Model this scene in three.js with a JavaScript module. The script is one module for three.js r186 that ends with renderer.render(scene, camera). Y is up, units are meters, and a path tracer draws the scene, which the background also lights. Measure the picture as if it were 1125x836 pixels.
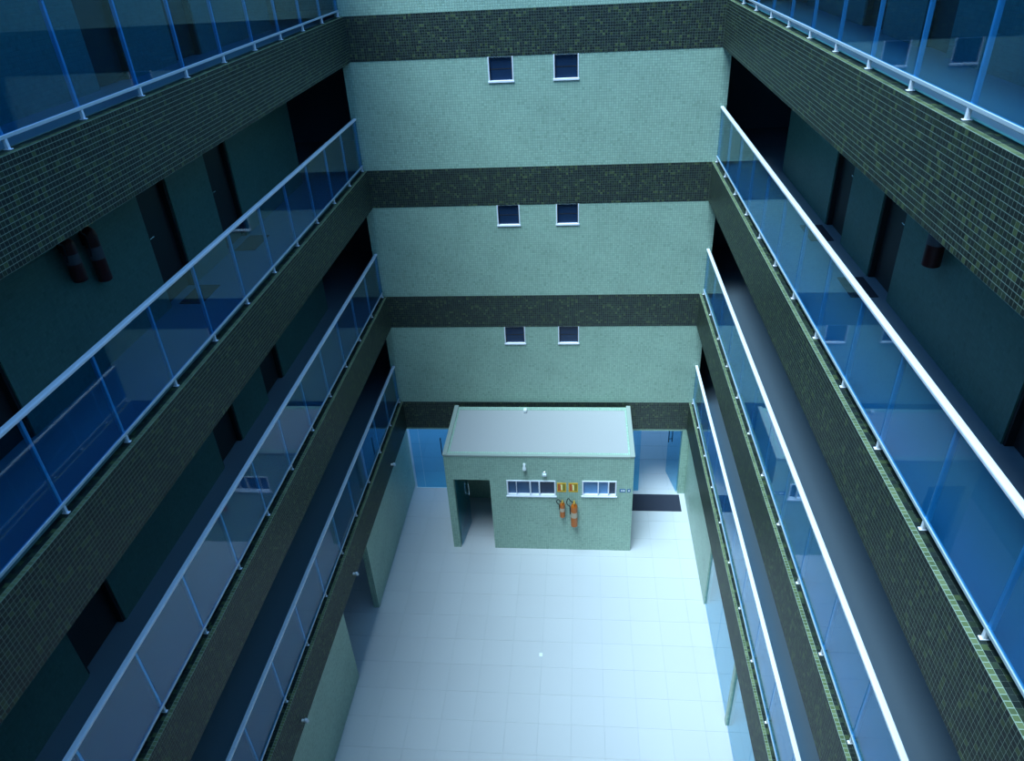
import * as THREE from 'three';
import { RoundedBoxGeometry } from 'three/addons/geometries/RoundedBoxGeometry.js';
import { mergeGeometries } from 'three/addons/utils/BufferGeometryUtils.js';

// ---------------------------------------------------------------- camera, sky, sun, exposure
const scene = new THREE.Scene();
const camera = new THREE.PerspectiveCamera(2 * Math.atan(418 / 802.6) * 180 / Math.PI, 1125 / 836, 0.05, 200);
camera.position.set(0.9506, 13.3577, 15.4733);
camera.rotation.set(-0.5586, 0.1108, -0.0581, 'YXZ');
const renderer = new THREE.WebGLRenderer({ antialias: true });
renderer.toneMapping = THREE.LinearToneMapping;
renderer.toneMappingExposure = 1.0;
renderer.shadowMap.enabled = true;
scene.background = new THREE.Color().setRGB(0.25, 0.7, 1.42);
const sun = new THREE.DirectionalLight(new THREE.Color().setRGB(0.64, 0.93, 1.08), 7.2);
sun.position.set(-6.2, 30, 15); sun.target.position.set(0, 4, 7);
sun.castShadow = true; sun.shadow.radius = 62; sun.shadow.mapSize.set(2048, 2048);
Object.assign(sun.shadow.camera, { left: -14, right: 14, top: 14, bottom: -14, near: 1, far: 60 });
scene.add(sun, sun.target);

// ---------------------------------------------------------------- helpers
let seed = 7;
const rnd = () => { seed = (seed * 1664525 + 1013904223) >>> 0; return seed / 4294967296; };
const used = new Map();
function numbered(name) { const n = used.get(name) ?? 0; used.set(name, n + 1); return n ? `${name}_${String(n).padStart(3, '0')}` : name; }
function metric(g) {                                        // uv in metres from position, by the face's main direction
  if (g.index) g = g.toNonIndexed();
  const p = g.attributes.position, n = g.attributes.normal, uv = new Float32Array(p.count * 2);
  for (let i = 0; i < p.count; i++) {
    const ax = Math.abs(n.getX(i)), ay = Math.abs(n.getY(i)), az = Math.abs(n.getZ(i));
    const [u, v] = ax >= ay && ax >= az ? [p.getZ(i), p.getY(i)] : ay >= az ? [p.getX(i), p.getZ(i)] : [p.getX(i), p.getY(i)];
    uv[2 * i] = u; uv[2 * i + 1] = v;
  }
  g.setAttribute('uv', new THREE.BufferAttribute(uv, 2));
  return g;
}
const bx = (x0, x1, y0, y1, z0, z1) => metric(new THREE.BoxGeometry(x1 - x0, y1 - y0, z1 - z0).translate((x0 + x1) / 2, (y0 + y1) / 2, (z0 + z1) / 2));
function rbx(x0, x1, y0, y1, z0, z1, r = 0.006, s = 2) {
  return metric(new RoundedBoxGeometry(x1 - x0, y1 - y0, z1 - z0, s, r).translate((x0 + x1) / 2, (y0 + y1) / 2, (z0 + z1) / 2));
}
const cyl = (r0, r1, h, n = 20) => metric(new THREE.CylinderGeometry(r0, r1, h, n));
const lathe = (pts, n = 24) => metric(new THREE.LatheGeometry(pts.map(([x, y]) => new THREE.Vector2(x, y)), n));
const tube = (pts, r, seg = 24, rs = 8, closed = false) => metric(new THREE.TubeGeometry(new THREE.CatmullRomCurve3(pts.map((p) => new THREE.Vector3(...p)), closed), seg, r, rs, closed));
function ext(outline, holes, depth, z0) {
  const s = new THREE.Shape(outline.map(([x, y]) => new THREE.Vector2(x, y)));
  for (const [x0, x1, y0, y1] of holes) s.holes.push(new THREE.Path([[x0, y0], [x0, y1], [x1, y1], [x1, y0]].map(([x, y]) => new THREE.Vector2(x, y))));
  return metric(new THREE.ExtrudeGeometry(s, { depth, bevelEnabled: false }).translate(0, 0, z0));
}
function obj(name, geoms, material, parent = scene) {
  const list = Array.isArray(geoms) ? geoms : [geoms];
  const g = list.length > 1 ? mergeGeometries(list.map((x) => (x.index ? x.toNonIndexed() : x))) : list[0];
  const m = new THREE.Mesh(g, material);
  m.name = parent === scene ? numbered(name) : name; m.castShadow = m.receiveShadow = true;
  parent.add(m); return m;
}
function struct(name, geoms, material, label) { const m = obj(name, geoms, material); m.userData = { kind: 'structure', label }; return m; }
function structGroup(name, label, pos = [0, 0, 0]) { const o = new THREE.Group(); o.name = numbered(name); o.userData = { kind: 'structure', label }; o.position.set(...pos); scene.add(o); return o; }
function thing(name, label, category, pos = [0, 0, 0], turn = 0, group) {
  const o = new THREE.Group(); o.name = numbered(name); o.position.set(...pos); o.rotation.y = turn;
  o.userData = { label, category }; if (group) o.userData.group = group;
  scene.add(o); return o;
}

// ---------------------------------------------------------------- materials
const PITCH = 0.0485;                                       // the little mosaic tiles
const toS = (v) => Math.round(255 * Math.min(1, v <= 0.0031308 ? 12.92 * v : 1.055 * Math.pow(Math.max(v, 0), 1 / 2.4) - 0.055));
function dataTex(w, h, fn, srgb = true) {
  const d = new Uint8Array(w * h * 4);
  for (let y = 0; y < h; y++) for (let x = 0; x < w; x++) { const c = fn(x, y), i = (y * w + x) * 4; for (let k = 0; k < 3; k++) d[i + k] = srgb ? toS(c[k]) : Math.round(255 * c[k]); d[i + 3] = 255; }
  const t = new THREE.DataTexture(d, w, h);
  t.wrapS = t.wrapT = THREE.RepeatWrapping; t.magFilter = THREE.LinearFilter; t.minFilter = THREE.LinearMipmapLinearFilter; t.generateMipmaps = true;
  if (srgb) t.colorSpace = THREE.SRGBColorSpace;
  t.needsUpdate = true; return t;
}
const N = 64, TPX = 12;
function darkTone() {                                       // one tile of the dark mosaic, linear
  const r = rnd(), v = 0.75 + 0.5 * rnd();
  if (r < 0.08) return [0.058 * v, 0.08 * v, 0.036 * v];
  if (r < 0.40) return [0.026 * v, 0.04 * v, 0.026 * v];
  return [0.015 * v, 0.022 * v, 0.021 * v];
}
function lightTone() { const v = 0.92 + 0.16 * rnd(); return rnd() < 0.08 ? [0.29 * v, 0.42 * v, 0.33 * v] : [0.34 * v, 0.475 * v, 0.38 * v]; }
function mosaic(tone, grout, blotch) {
  const tones = [], ph = [rnd() * 6, rnd() * 6, rnd() * 6];
  for (let i = 0; i < N * N; i++) {
    const x = i % N / N * Math.PI * 2, y = Math.floor(i / N) / N * Math.PI * 2;
    const k = 1 + blotch * (Math.sin(x + 2 * y + ph[0]) + Math.sin(3 * x - y + ph[1]) + Math.sin(2 * x + 4 * y + ph[2])) / 3;
    tones.push(tone().map((c) => c * k));
  }
  const map = dataTex(N * TPX, N * TPX, (x, y) => (x % TPX < 1 || y % TPX < 1 ? grout : tones[Math.floor(y / TPX) * N + Math.floor(x / TPX)]));
  map.repeat.set(1 / (N * PITCH), 1 / (N * PITCH));
  return map;
}
const bump = dataTex(N * TPX, N * TPX, (x, y) => { const e = x % TPX < 1 || y % TPX < 1 ? 0 : 1; return [e, e, e]; }, false);
bump.repeat.set(1 / (N * PITCH), 1 / (N * PITCH));
const std = (o) => new THREE.MeshStandardMaterial(o);
const col = (r, g, b) => new THREE.Color().setRGB(r, g, b);
const M = {};
M.green = std({ map: mosaic(lightTone, [0.15, 0.23, 0.2], 0.05), bumpMap: bump, bumpScale: 0.0015, roughness: 0.42 });
M.teal = std({ map: mosaic(() => lightTone().map((c, i) => c * [0.3, 0.42, 0.42][i]), [0.09, 0.15, 0.14], 0.06), bumpMap: bump, bumpScale: 0.0015, roughness: 0.42 });  // the green mosaic again, corridor shade put into its colour
M.dark = std({ map: mosaic(darkTone, [0.13, 0.16, 0.14], 0.1), bumpMap: bump, bumpScale: 0.0015, roughness: 0.35 });
M.grout = std({ color: col(0.27, 0.34, 0.28), roughness: 0.9 });
M.tile = new THREE.MeshPhysicalMaterial({ color: 0xffffff, roughness: 0.45, specularIntensity: 0.35 });
M.ledge = [[0.10, 0.13, 0.055], [0.13, 0.16, 0.075], [0.075, 0.1, 0.045]].map((c) => std({ color: col(...c), roughness: 0.3 }));
M.alu = std({ color: col(0.86, 0.85, 0.94), roughness: 0.32, metalness: 0.0 });
M.bar = std({ color: col(0.62, 0.68, 0.78), roughness: 0.3, metalness: 0.3 });
M.white = std({ color: col(0.8, 0.82, 0.84), roughness: 0.4 });
M.cap = std({ color: col(0.31, 0.35, 0.32), roughness: 0.5 });
const grain = dataTex(256, 256, () => { const v = 0.94 + 0.06 * rnd(); return [0.38 * v, 0.37 * v, 0.38 * v]; });
M.roof = std({ map: grain, roughness: 0.7 });
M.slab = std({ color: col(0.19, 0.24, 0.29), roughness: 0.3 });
M.plaster = std({ color: col(0.55, 0.6, 0.58), roughness: 0.8 });
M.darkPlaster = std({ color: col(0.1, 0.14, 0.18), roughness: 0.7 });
M.joint = std({ color: col(0.4, 0.42, 0.44), roughness: 0.9 });
M.court = [0.975, 1, 0.985].map((v) => std({ color: col(0.53 * v, 0.52 * v, 0.54 * v), roughness: 0.35 }));
M.door = std({ color: col(0.028, 0.022, 0.022), roughness: 0.5 });
M.doorFrame = std({ color: col(0.02, 0.017, 0.017), roughness: 0.5 });
M.chrome = std({ color: col(0.75, 0.77, 0.8), roughness: 0.25, metalness: 0.9 });
M.black = std({ color: col(0.015, 0.016, 0.02), roughness: 0.6 });
M.mat = std({ color: col(0.018, 0.022, 0.04), roughness: 0.95 });
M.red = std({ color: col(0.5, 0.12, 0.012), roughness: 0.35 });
M.shadedBand = std({ color: col(0.12, 0.11, 0.13), roughness: 0.6 });  // paper band with gallery shade put into the colour
M.shadedRed = std({ color: col(0.08, 0.01, 0.008), roughness: 0.35 });  // extinguisher red darkened, dim corridor light painted into it
M.brass = std({ color: col(0.75, 0.45, 0.08), roughness: 0.3, metalness: 0.6 });
M.paper = std({ color: col(0.5, 0.38, 0.28), roughness: 0.6 });
M.blue = std({ color: col(0.02, 0.12, 0.3), roughness: 0.5 });
const glass = (r, g, b) => new THREE.MeshPhysicalMaterial({ color: col(r, g, b), transmission: 1, thickness: 0, roughness: 0.02, ior: 1.28 });
M.railGlass = glass(0.4, 0.77, 0.96);
M.doorGlass = glass(0.55, 0.85, 0.96);
M.paneDark = std({ color: col(0.012, 0.03, 0.075), roughness: 0.12 });  // opaque dark blue pane colour
M.paneReflectMid = std({ color: col(0.03, 0.09, 0.2), roughness: 0.15 });  // opaque pane, blue reflection put into the colour
M.paneReflectLight = std({ color: col(0.1, 0.25, 0.48), roughness: 0.2 });  // lighter opaque pane, brighter blue reflection put into the colour

// ---------------------------------------------------------------- measures
const A = 3.648, HB = 0.824, ZN = 15.7, WX = 5.0;            // half court, band height, near end, corridor wall
const Y = (k) => 2.98 + (k - 1) * 3;                        // top of the kerb of gallery k
const SIDES = [[-1, "on the kiosk doorway's side"], [1, "on the doormat's side"]];
const ORD = ['', 'lowest', 'second', 'third', 'topmost'];
const flipX = (x0, x1, s) => (s < 0 ? [-x1, -x0] : [x0, x1]);

// ---------------------------------------------------------------- court floor
{
  const f = structGroup('floor', 'pale porcelain tiled floor of the court');
  obj('bed', bx(-6.6, 6.6, -0.2, -0.006, -3.3, ZN), M.joint, f);
  const T = 0.645, g = rbx(-T / 2 + 0.002, T / 2 - 0.002, -0.02, 0, -T / 2 + 0.002, T / 2 - 0.002, 0.002, 1);
  const rest = [];
  for (let j = -1; j < 24; j++) for (let i = -10; i < 10; i++) {
    const x = 0.124 + (i + 0.5) * T, z = 0.46 + (j + 0.5) * T;
    const inside = Math.abs(x) < 4.1 && z < 10.2;
    if (inside) { const m = obj('tile', g, M.court[Math.floor(rnd() * 3)], f); m.position.set(x, 0, z); m.rotation.set((rnd() - 0.5) * 0.0012, 0, (rnd() - 0.5) * 0.0012); }
    else rest.push(g.clone().translate(x, 0, z));
  }
  for (let j = -6; j < -1; j++) for (let i = -10; i < 10; i++) rest.push(g.clone().translate(0.124 + (i + 0.5) * T, 0, 0.46 + (j + 0.5) * T));
  obj('outlying_tiles', rest, M.court[1], f).userData.kind = 'stuff';
}
struct('floor', bx(-14, 14, -0.25, -0.01, -16, -3.3), M.white, 'unseen pale ground added beyond the rear doors to brighten the passage');  // added out of view, pale to bounce daylight through the rear opening

// ---------------------------------------------------------------- outer shell
const TOP = 14.7;
for (const [s, where] of SIDES) {
  struct('wall_' + (s < 0 ? 'left' : 'right') + '_outer', bx(...flipX(6.6, 6.8, s), -0.2, TOP, -3.5, ZN + 0.2), M.plaster, 'outer wall behind the galleries ' + where);
  struct('ceiling', bx(...flipX(A, 6.8, s), TOP - 0.25, TOP, -3.5, ZN + 0.2), M.plaster, 'roof slab over the topmost gallery ' + where);
  struct('trim_top_' + (s < 0 ? 'left' : 'right'), bx(...flipX(A, A + 0.2, s), TOP - 0.5, TOP + 0.1, 0, ZN), M.dark, 'dark tiled roof edge ' + where);
}
struct('wall_rear', bx(-6.8, 6.8, 2.5, TOP, -3.5, -3.3), M.plaster, 'rear wall of the block behind the tiled back wall');
struct('ceiling', bx(-A, A, TOP - 0.25, TOP, -3.5, -0.2), M.plaster, 'roof slab behind the tiled back wall');
struct('wall_near', bx(-6.8, 6.8, -0.2, TOP, ZN, ZN + 0.2), M.green, 'green tiled wall closing the near end of the court');

// ---------------------------------------------------------------- back wall with its bands and windows
const WIN = [[-0.887, -0.385], [0.41, 0.908]];
const WY = (k) => [Y(k) - HB - 0.475, Y(k) - HB - 0.004];     // window below band k
{
  const holes = [];
  for (const k of [2, 3, 4]) for (const [x0, x1] of WIN) holes.push([x0, x1, ...WY(k)]);
  const w = structGroup('wall_back', 'pale green mosaic wall with dark bands across the far end of the court');
  obj('tiled_face', ext([[-A - 0.18, 2.1], [-2.3, 2.1], [-2.3, 0], [2.3, 0], [2.3, 2.1], [3.56, 2.1], [3.56, 0], [A + 0.18, 0], [A + 0.18, TOP], [-A - 0.18, TOP]], holes, 0.2, -0.2), M.green, w);
  for (const k of [1, 2, 3, 4]) obj('dark_band', bx(-A, A, Y(k) - HB, Y(k), 0, 0.006), M.dark, w).userData.label = 'dark mosaic band';
  obj('dark_band', bx(-A, A, TOP - 0.5, TOP, 0, 0.006), M.dark, w).userData.label = 'dark mosaic band';
  for (const k of [1, 2, 3, 4]) obj('slab_edge', bx(-A, A, Y(k) - 0.4, Y(k) - 0.13, -3.3, -0.2), M.plaster, w);
}
let nWin = 0;
for (const k of [4, 3, 2]) for (const [i, [x0, x1]] of WIN.entries()) {
  const [y0, y1] = WY(k);
  const w = structGroup('window_' + ++nWin, `small white framed window under the ${ORD[k]} dark band, ${i ? 'nearer the doormat' : 'nearer the kiosk doorway'}`, [0, 0, 0]);
  const t = 0.022;
  obj('frame', [bx(x0, x0 + t, y0, y1, -0.09, 0.012), bx(x1 - t, x1, y0, y1, -0.09, 0.012), bx(x0 + t, x1 - t, y1 - t, y1, -0.09, -0.03), bx(x0 + t, x1 - t, y0, y0 + t, -0.09, 0.012)], M.alu, w);
  obj('sill', rbx(x0 - 0.01, x1 + 0.01, y0 - 0.015, y0 + 0.025, -0.05, 0.02), M.alu, w);
  obj('sash', [bx(x0 + t, x1 - t, (y0 + y1) / 2 - 0.006, (y0 + y1) / 2 + 0.006, -0.06, -0.04), bx(x0 + t, x0 + t + 0.015, y0 + t, y1 - t, -0.06, -0.03), bx(x1 - t - 0.015, x1 - t, y0 + t, y1 - t, -0.06, -0.03)], M.doorFrame, w);
  for (const [a, b] of [[y0 + t, (y0 + y1) / 2 - 0.006], [(y0 + y1) / 2 + 0.006, y1 - t]]) obj('pane', bx(x0 + t + 0.015, x1 - t - 0.015, a, b, -0.05, -0.044), M.paneDark, w);
}

// ---------------------------------------------------------------- galleries: kerb bands, floors, corridor walls
const DOORS = [[3.4, 4.25], [5.5, 6.3], [9.45, 10.3]];
const tileG = bx(-PITCH / 2 + 0.002, PITCH / 2 - 0.002, -PITCH / 2 + 0.003, PITCH / 2 - 0.003, -0.0035, 0.0012);
const ledgeG = bx(-PITCH / 2 + 0.0035, PITCH / 2 - 0.0035, -0.003, 0.0015, -PITCH / 2 + 0.0035, PITCH / 2 - 0.0035);
const rows = 17, cols = Math.floor(ZN / PITCH);
let nTrim = 0;
for (const [s, where] of SIDES) for (const k of [1, 2, 3, 4]) {
  const y = Y(k);
  const f = structGroup('trim_' + ++nTrim, `dark green mosaic band under the ${ORD[k]} gallery railing ${where}`);
  obj('kerb', bx(...flipX(A, A + 0.18, s), y - HB, y, 0, ZN), M.grout, f);
  const mo = new THREE.InstancedMesh(tileG, M.tile, rows * cols), c = new THREE.Color(), q = new THREE.Quaternion(), e = new THREE.Euler(), m4 = new THREE.Matrix4(), one = new THREE.Vector3(1, 1, 1);
  let n = 0;
  for (let j = 0; j < cols; j++) for (let i = 0; i < rows; i++) {
    q.setFromEuler(e.set((rnd() - 0.5) * 0.02, s * -Math.PI / 2 + (rnd() - 0.5) * 0.02, 0));
    m4.compose(new THREE.Vector3(s * A, y - HB + (i + 0.5) * HB / rows, (j + 0.5) * PITCH), q, one);
    mo.setMatrixAt(n, m4); mo.setColorAt(n++, c.setRGB(...darkTone()));
  }
  mo.name = 'mosaic_tiles'; mo.userData.kind = 'stuff'; mo.castShadow = mo.receiveShadow = true; f.add(mo);
  const range = k === 3 ? [s > 0 ? 6.8 : 7.4, 12.6] : k === 4 && s > 0 ? [7.8, 10.6] : [1, 0];
  const rest = [];
  for (let j = 0; j < cols; j++) for (let r = 0; r < 3; r++) {
    const x = s * (A + (r + 0.5) * PITCH), z = (j + 0.5) * PITCH;
    if (r === 0 && z > range[0] && z < range[1]) { const t = obj('tile', ledgeG, M.ledge[Math.floor(rnd() * 3)], f); t.position.set(x, y, z); t.rotation.set((rnd() - 0.5) * 0.03, 0, (rnd() - 0.5) * 0.03); }
    else rest.push([x, z, r]);
  }
  const le = new THREE.InstancedMesh(ledgeG, M.tile, rest.length);
  rest.forEach(([x, z, r], i) => { le.setMatrixAt(i, m4.makeScale(r ? 1.13 : 1, 1, r ? 1.13 : 1).setPosition(x, y, z)); if (r) c.setRGB(...darkTone()); else c.copy(M.ledge[Math.floor(rnd() * 3)].color); le.setColorAt(i, c); });
  le.name = 'ledge_tiles'; le.userData.kind = 'stuff'; le.castShadow = le.receiveShadow = true; f.add(le);

  const fy = y - 0.13;
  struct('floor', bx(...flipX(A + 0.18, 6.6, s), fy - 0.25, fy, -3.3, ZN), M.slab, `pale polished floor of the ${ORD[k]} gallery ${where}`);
  // corridor wall with door openings
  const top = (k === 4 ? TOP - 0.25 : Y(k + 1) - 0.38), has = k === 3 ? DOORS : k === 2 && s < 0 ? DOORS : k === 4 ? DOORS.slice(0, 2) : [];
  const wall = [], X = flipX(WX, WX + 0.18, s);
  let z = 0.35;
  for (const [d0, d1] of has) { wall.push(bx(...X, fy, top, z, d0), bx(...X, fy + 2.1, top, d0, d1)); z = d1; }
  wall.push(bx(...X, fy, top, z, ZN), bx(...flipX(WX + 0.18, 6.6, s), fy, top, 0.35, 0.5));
  struct('wall_' + (s < 0 ? 'left' : 'right'), wall, M.teal, `green mosaic wall with painted-in shade, in the corridor of the ${ORD[k]} gallery ${where}`);
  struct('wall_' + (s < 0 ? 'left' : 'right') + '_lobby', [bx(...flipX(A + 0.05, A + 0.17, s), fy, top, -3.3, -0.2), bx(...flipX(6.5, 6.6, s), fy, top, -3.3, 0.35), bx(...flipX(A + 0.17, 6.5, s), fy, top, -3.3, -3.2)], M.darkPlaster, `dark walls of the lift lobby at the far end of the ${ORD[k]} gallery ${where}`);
  has.forEach(([d0, d1], i) => {
    const d = structGroup('door_' + ((used.get('doors') ?? 0) + 1), `dark wooden door, ${['farthest', 'middle', 'nearest'][i]} on the ${ORD[k]} gallery ${where}`, [s * WX, fy, (d0 + d1) / 2]);
    used.set('doors', (used.get('doors') ?? 0) + 1);
    const h = (d1 - d0) / 2;
    obj('frame', [bx(...flipX(0.02, 0.18, s), 0, 2.1, -h, -h + 0.04), bx(...flipX(0.02, 0.18, s), 0, 2.1, h - 0.04, h), bx(...flipX(0.02, 0.18, s), 2.06, 2.1, -h + 0.04, h - 0.04)], M.doorFrame, d);
    obj('door_panel', bx(...flipX(0.1, 0.14, s), 0.008, 2.06, -h + 0.04, h - 0.04), M.door, d);
    const hd = obj('handle', [rbx(...flipX(0.045, 0.06, s), 1.0, 1.02, h - 0.2, h - 0.08), rbx(...flipX(0.05, 0.1, s), 1.0, 1.02, h - 0.1, h - 0.08)], M.chrome, d);
    hd.userData.label = 'chrome lever handle';
    if (k === 3 && i < 2) { const mt = obj('doormat', rbx(...flipX(0, 0.36, s).map((v) => s * WX + v - s * 0.42), fy, fy + 0.012, d0 + 0.05, d1 - 0.1), M.mat); mt.userData = { label: `dark doormat before the ${['farthest', 'middle', 'nearest'][i]} door of the ${ORD[k]} gallery ${where}`, category: 'doormat' }; }
  });
}

// ---------------------------------------------------------------- ground storey walls
struct('wall_left_ground', bx(-3.85, -3.72, 0, 2.6, -0.2, 4.18), M.green, "green mosaic ground wall beyond the dark opening, on the kiosk doorway's side");
struct('wall_left_ground', bx(-3.85, -3.72, 0, 2.6, 6.02, ZN), M.green, "green mosaic ground wall nearer than the dark opening, on the kiosk doorway's side");
struct('wall_right_ground', bx(3.745, 3.86, 0, 2.6, 0.02, 3.8), M.green, "green mosaic ground wall beside the doormat");
struct('wall_right_ground', bx(3.745, 3.86, 0, 2.6, 6.66, 6.78), M.green, 'slim green mosaic pier between the ground floor glass sheets');
struct('wall_right_ground', bx(5.0, 5.15, 0, 2.6, -3.3, ZN), M.green, 'ground corridor wall behind the glass sheets');
let nG = nWin;
for (const [z0, z1, l] of [[3.8, 6.66, 'tall blue glass sheet between the green ground wall and slim pier'], [6.78, 11, 'tall blue glass sheet nearer than the slim green pier']]) {
  const g = structGroup('window_' + ++nG, l);
  const n = Math.round((z1 - z0) / 1.45);
  for (let i = 0; i < n; i++) obj('pane', bx(3.775, 3.785, 0.01, 2.6, z0 + (z1 - z0) * i / n + 0.003, z0 + (z1 - z0) * (i + 1) / n - 0.003), M.doorGlass, g);
  obj('floor_channel', bx(3.77, 3.79, 0, 0.01, z0, z1), M.bar, g);
}
// rear glass doors
{
  const d = structGroup('door_glass_left', "blue glass doors behind the kiosk, beside its doorway's side");
  obj('pane', bx(-3.63, -3.4, 0.01, 2.14, -0.1, -0.09), M.doorGlass, d);
  obj('door_panel', bx(-3.39, -2.45, 0.01, 2.14, -0.1, -0.09), M.doorGlass, d);
  obj('floor_channel', bx(-3.65, -2.3, 0, 0.012, -0.11, -0.08), M.white, d);
  obj('handle', [cyl(0.014, 0.014, 0.56, 10).translate(-2.8, 1.5, -0.04), cyl(0.009, 0.009, 0.06, 8).rotateX(Math.PI / 2).translate(-2.8, 1.7, -0.065), cyl(0.009, 0.009, 0.06, 8).rotateX(Math.PI / 2).translate(-2.8, 1.3, -0.065)], M.black, d).userData.label = 'dark bar handle';
}
{
  const d = structGroup('door_glass_right', 'glass entrance doors behind the doormat, one leaf open');
  obj('pane', bx(2.3, 2.52, 0.01, 2.14, -0.1, -0.09), M.doorGlass, d);
  const leaf = obj('door_panel', bx(-0.9, 0, 0.012, 2.12, -0.005, 0.005), M.doorGlass, d);
  leaf.position.set(3.53, 0, -0.06); leaf.rotation.y = -1.36;
  obj('handle', [0.03, -0.03].flatMap((o) => [cyl(0.012, 0.012, 0.55, 10).translate(-0.72, 1.45, o * 1.6), cyl(0.009, 0.009, 0.06, 8).rotateX(Math.PI / 2).translate(-0.72, 1.62, o), cyl(0.009, 0.009, 0.06, 8).rotateX(Math.PI / 2).translate(-0.72, 1.28, o)]), M.black, leaf).userData.label = 'dark bar handle';
}

// ---------------------------------------------------------------- railings
const NP = 15, STEP = 1.08;
const feetG = (s) => [rbx(...flipX(0.062, 0.13, s), 0.001, 0.01, -0.02, 0.02, 0.004), rbx(...flipX(0.08, 0.112, s), 0.008, 0.09, -0.015, 0.015, 0.004)];
for (const [s, where] of SIDES) {
  let proto = null;
  for (const k of [1, 2, 3, 4]) {
    const label = `blue glass railing with white handrail along the ${ORD[k]} gallery ${where}`;
    if (proto) { const c = proto.clone(); c.name = numbered('glass_railing'); c.position.y = Y(k); c.userData = { label, category: 'railing', group: 'glass railings of the galleries' }; scene.add(c); continue; }
    const t = proto = thing('glass_railing', label, 'railing', [s * A, Y(k), 0], 0, 'glass railings of the galleries');
    obj('handrail', rbx(...flipX(0.06, 0.128, s), 1.055, 1.1, 0.01, NP * STEP - 0.6, 0.016, 3), M.alu, t);
    obj('bottom_rail', rbx(...flipX(0.078, 0.108, s), 0.088, 0.122, 0.01, NP * STEP - 0.6, 0.006), M.bar, t);
    const foot = mergeGeometries(feetG(s)), post = rbx(...flipX(0.098, 0.135, s), 0.1, 1.06, -0.018, 0.018, 0.005);
    const pane = bx(...flipX(0.086, 0.094, s), 0.12, 1.06, 0.006, STEP - 0.006);
    for (let i = 0; i < NP; i++) {
      const z = i ? i * STEP : 0.05;
      obj('post', post, M.bar, t).position.z = z;
      obj('foot', foot, M.alu, t).position.z = z;
      if (i < NP - 1) { const p = obj('glass_panel', pane, M.railGlass, t); p.position.z = i * STEP; p.rotation.y = (rnd() - 0.5) * 0.006; }
    }
  }
}

// ---------------------------------------------------------------- kiosk
const KX0 = -2.25, KX1 = 2.17, KZ0 = 0.16, KZ1 = 2.18, KH = 2.95;
{
  const k = thing('kiosk', 'small flat roofed kiosk clad in green mosaic at the far end of the court', 'kiosk', [0, 0, 0]);
  const W1 = [-0.8, 0.36, 1.755, 2.22], W2 = [0.985, 1.785, 1.775, 2.23], D = [-2.07, -1.2, 2.21];
  obj('front_wall', ext([[KX0, 0], [D[0], 0], [D[0], D[2]], [D[1], D[2]], [D[1], 0], [KX1, 0], [KX1, KH], [KX0, KH]], [W1, W2], 0.13, KZ1 - 0.13), M.green, k);
  obj('side_wall', bx(KX0, KX0 + 0.13, 0, KH - 0.02, KZ0, KZ1 - 0.13), M.green, k);
  obj('side_wall', bx(KX1 - 0.13, KX1, 0, KH - 0.02, KZ0, KZ1 - 0.13), M.green, k);
  obj('back_wall', bx(KX0 + 0.13, KX1 - 0.13, 0, KH - 0.02, KZ0, KZ0 + 0.13), M.green, k);
  obj('partition', bx(-1.05, -0.95, 0, 2.6, KZ0 + 0.13, KZ1 - 0.13), M.plaster, k);
  obj('roof', bx(KX0 + 0.08, KX1 - 0.08, KH - 0.16, KH - 0.03, KZ0 + 0.02, KZ1 - 0.02), M.roof, k);
  obj('coping', rbx(KX0 - 0.015, KX0 + 0.09, KH - 0.025, KH + 0.02, KZ0 - 0.02, KZ1 + 0.015), M.cap, k);
  obj('coping', rbx(KX1 - 0.09, KX1 + 0.015, KH - 0.025, KH + 0.02, KZ0 - 0.02, KZ1 + 0.015), M.cap, k);
  obj('fascia', rbx(KX0 + 0.09, KX1 - 0.09, KH - 0.04, KH + 0.008, KZ1 - 0.06, KZ1 + 0.012), M.cap, k);
  const win = (W, cuts, paneMats) => {
    const [x0, x1, y0, y1] = W, t = 0.028, z0 = KZ1 - 0.1, z1 = KZ1 + 0.015;
    const f = obj('window_frame', [bx(x0, x0 + t, y0, y1, z0, z1), bx(x1 - t, x1, y0, y1, z0, z1), bx(x0 + t, x1 - t, y0, y0 + t, z0, z1), bx(x0 + t, x1 - t, y1 - t, y1, z0, z1), bx(x0 - 0.02, x1 + 0.02, y0 - 0.03, y0, KZ1 - 0.02, KZ1 + 0.03)], M.alu, k);
    const e = [x0 + t, ...cuts.map((c) => c[0]), x1 - t];
    cuts.forEach(([c, w]) => obj('mullion', bx(c - w / 2, c + w / 2, y0 + t, y1 - t, z0 + 0.02, z1 + 0.004), M.alu, f));
    for (let i = 0; i + 1 < e.length; i++) obj('pane', bx(e[i] + 0.006, e[i + 1] - 0.006, y0 + t, y1 - t, z0 + 0.04, z0 + 0.046), paneMats[i], f);
  };
  win(W1, [[-0.57, 0.012], [-0.24, 0.03], [-0.025, 0.03]], [M.paneReflectMid, M.paneReflectMid, M.paneReflectMid, M.paneDark]);
  win(W2, [[1.36, 0.026], [1.6, 0.03]], [M.paneReflectLight, M.paneReflectLight, M.paneDark]);
  const leaf = obj('glass_door', bx(0, 0.86, 0.01, 2.18, -0.005, 0.005), M.doorGlass, k);
  leaf.position.set(D[0] + 0.03, 0, KZ1 - 0.06); leaf.rotation.y = 1.42;
  obj('handle', [0.03, -0.03].flatMap((o) => [cyl(0.012, 0.012, 0.4, 10).translate(0.74, 1.25, o * 1.6), cyl(0.009, 0.009, 0.06, 8).rotateX(Math.PI / 2).translate(0.74, 1.4, o), cyl(0.009, 0.009, 0.06, 8).rotateX(Math.PI / 2).translate(0.74, 1.1, o)]), M.chrome, leaf);
}
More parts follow.
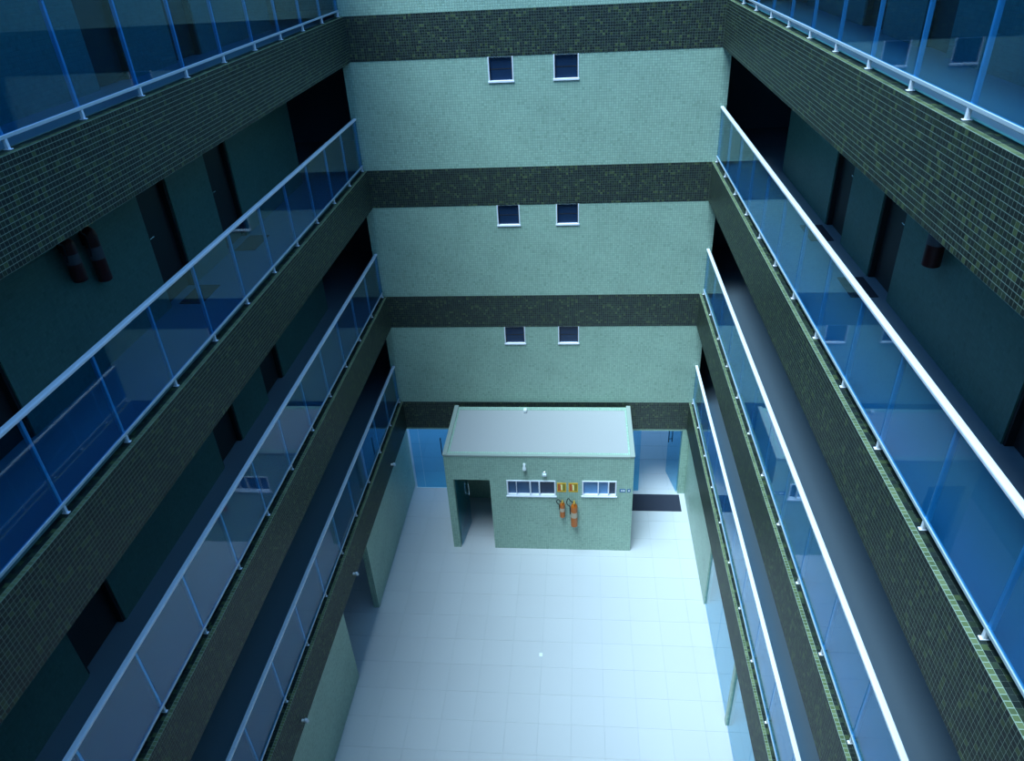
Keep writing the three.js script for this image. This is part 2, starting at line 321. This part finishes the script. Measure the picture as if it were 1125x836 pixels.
{
  const t = thing('wall_lamp', 'white cone lamp above the longer kiosk window', 'lamp', [-0.355, 2.64, KZ1]);
  obj('base', cyl(0.035, 0.035, 0.02, 16).rotateX(Math.PI / 2).translate(0, 0.06, 0.01), M.white, t);
  obj('shade', lathe([[0.0, 0.09], [0.02, 0.085], [0.028, 0.03], [0.045, -0.03], [0.048, -0.07], [0.04, -0.08], [0, -0.08]]).translate(0, 0.02, 0.06), M.white, t);
}
{
  const t = thing('emergency_light', 'small grey box light above the gap between kiosk windows', 'light', [0.105, 2.45, KZ1]);
  obj('housing', rbx(-0.05, 0.05, -0.07, 0.0, 0, 0.06, 0.012), M.bar, t);
  obj('lens', rbx(-0.04, 0.04, -0.03, -0.008, 0.06, 0.066, 0.002), M.white, t);
  obj('bracket', rbx(-0.03, 0.03, 0.0, 0.05, 0, 0.03, 0.006), M.chrome, t);
}
{
  const t = thing('security_camera', 'tiny white camera on the rear edge of the kiosk roof', 'camera', [-0.44, KH - 0.029, 0.36]);
  obj('base', cyl(0.04, 0.045, 0.02, 16).translate(0, 0.01, 0), M.white, t);
  obj('body', rbx(-0.04, 0.04, 0.02, 0.09, -0.06, 0.06, 0.015), M.white, t);
}
// safety placards
{
  const c = document.createElement('canvas'); c.width = c.height = 128; const g = c.getContext('2d');
  g.fillStyle = '#e8b020'; g.fillRect(0, 0, 128, 128);
  g.fillStyle = '#c2571a'; g.fillRect(9, 14, 50, 100);
  g.fillStyle = '#8f7a12'; g.fillRect(72, 14, 47, 100);
  g.fillStyle = '#fff0a8'; g.fillRect(52, 30, 24, 72); g.fillRect(46, 24, 24, 12);
  const tx = new THREE.CanvasTexture(c); tx.colorSpace = THREE.SRGBColorSpace;
  const face = std({ map: tx, roughness: 0.5 });
  [[0.395, 0.61, 'nearer the long window'], [0.665, 0.885, 'nearer the short window']].forEach(([x0, x1, l]) => {
    const t = thing('safety_sign', `yellow and orange extinguisher placard on the kiosk, ${l}`, 'sign', [(x0 + x1) / 2, 2.02, KZ1], 0, 'extinguisher placards on the kiosk');
    const w = (x1 - x0) / 2;
    obj('plate', rbx(-w, w, -0.14, 0.14, 0, 0.006, 0.002), M.brass, t);
    const p = new THREE.Mesh(new THREE.PlaneGeometry(2 * w - 0.006, 0.274).translate(0, 0, 0.0068), face); p.name = 'print'; t.add(p);
  });
  const plate = (x0, x1, l, bars) => {
    const t = thing('wall_plaque', l, 'sign', [(x0 + x1) / 2, 1.945, KZ1]);
    const w = (x1 - x0) / 2;
    obj('plate', rbx(-w, w, -0.05, 0.05, 0, 0.006, 0.002), M.blue, t);
    obj('print', bars.map(([a, b]) => bx(a * w, b * w, -0.022, 0.022, 0.006, 0.0075)), M.white, t);
  };
  plate(1.86, 2.0, 'wider blue and white plaque beside the short kiosk window', [[-0.6, -0.1], [0.05, 0.75]]);
  plate(2.04, 2.115, 'narrow blue and white plaque at the kiosk corner', [[-0.5, 0.5]]);
}
// ---------------------------------------------------------------- extinguishers
function extinguisher(label, pos, turn, h, r, body, side = -1, group) {
  const t = thing('fire_extinguisher', label, 'extinguisher', pos, turn, group), z = r + 0.02;
  obj('cylinder', lathe([[0, 0], [r * 0.85, 0], [r, 0.015], [r, h * 0.74], [r * 0.9, h * 0.8], [r * 0.6, h * 0.85], [r * 0.3, h * 0.875], [r * 0.3, h * 0.9], [0, h * 0.9]]).translate(0, 0, z), body, t);
  obj('band', cyl(r * 1.01, r * 1.01, h * 0.2, 24).translate(0, h * 0.47, z), body === M.red ? M.paper : M.shadedBand, t);
  obj('valve', [cyl(r * 0.28, r * 0.34, h * 0.06, 12).translate(0, h * 0.92, z), rbx(-0.014, 0.014, h * 0.93, h * 0.95, z - 0.02, z + r * 1.1, 0.004), rbx(-0.014, 0.014, h * 0.965, h * 0.985, z - 0.02, z + r * 1.2, 0.004)], M.brass, t);
  obj('hose', tube([[0, h * 0.92, z], [side * r * 0.9, h * 0.98, z + 0.02], [side * r * 1.6, h * 1.1, z + 0.03], [side * r * 2.1, h * 0.98, z + 0.03], [side * r * 1.9, h * 0.86, z + 0.03], [side * r * 1.3, h * 0.8, z + 0.03], [side * r * 1.16, h * 0.62, z + 0.02], [side * r * 1.14, h * 0.45, z]], 0.011, 40), M.black, t);
  obj('bracket', rbx(-r * 0.5, r * 0.5, h * 0.6, h * 0.8, 0, 0.03, 0.004), M.black, t);
  return t;
}
extinguisher('shorter orange extinguisher on the kiosk front, under the placards', [0.515, 1.17, KZ1], 0, 0.52, 0.062, M.red);
extinguisher('taller orange extinguisher on the kiosk front, under the placards', [0.795, 0.91, KZ1], 0, 0.8, 0.082, M.red);
extinguisher('shorter red extinguisher with painted-in shade on the third gallery wall, partly under the tiled band', [-WX, 10.05, 8.02], Math.PI / 2, 0.6, 0.085, M.shadedRed);
extinguisher('taller red extinguisher with painted-in shade on the third gallery wall, nearer the middle door', [-WX, 9.87, 7.6], Math.PI / 2, 0.78, 0.085, M.shadedRed);
extinguisher('red extinguisher with painted-in shade, hanging alone on the corridor wall, cut off by the tiled band', [WX, 9.85, 7.45], -Math.PI / 2, 0.7, 0.1, M.shadedRed);

// ---------------------------------------------------------------- small things
for (const [z, l] of [[1.81, 'nearest the glass doors'], [5.33, 'above the dark opening'], [8.55, 'above the nearer green wall']]) {
  const t = thing('spotlight', `small white spotlight on the lowest tiled band, ${l}`, 'lamp', [-A, 2.35, z], 0, 'small white spotlights on the lowest band');
  obj('bracket', rbx(0, 0.05, -0.02, 0.02, -0.02, 0.02, 0.006), M.white, t);
  obj('head', lathe([[0, -0.04], [0.025, -0.04], [0.036, 0.0], [0.03, 0.035], [0, 0.045]]).rotateZ(0.5).translate(0.08, 0, 0), M.bar, t);
}
{ const m = obj('doormat', rbx(2.3, 3.6, 0, 0.016, 0.06, 0.72), M.mat); m.userData = { label: 'wide navy doormat on the pale floor beside the kiosk', category: 'doormat' }; }
{ const m = obj('paper_scrap', rbx(0.065, 0.135, 0, 0.006, 5.27, 5.36, 0.002), M.white); m.userData = { label: 'small white square scrap lying on the court floor', category: 'scrap' }; }

renderer.render(scene, camera);
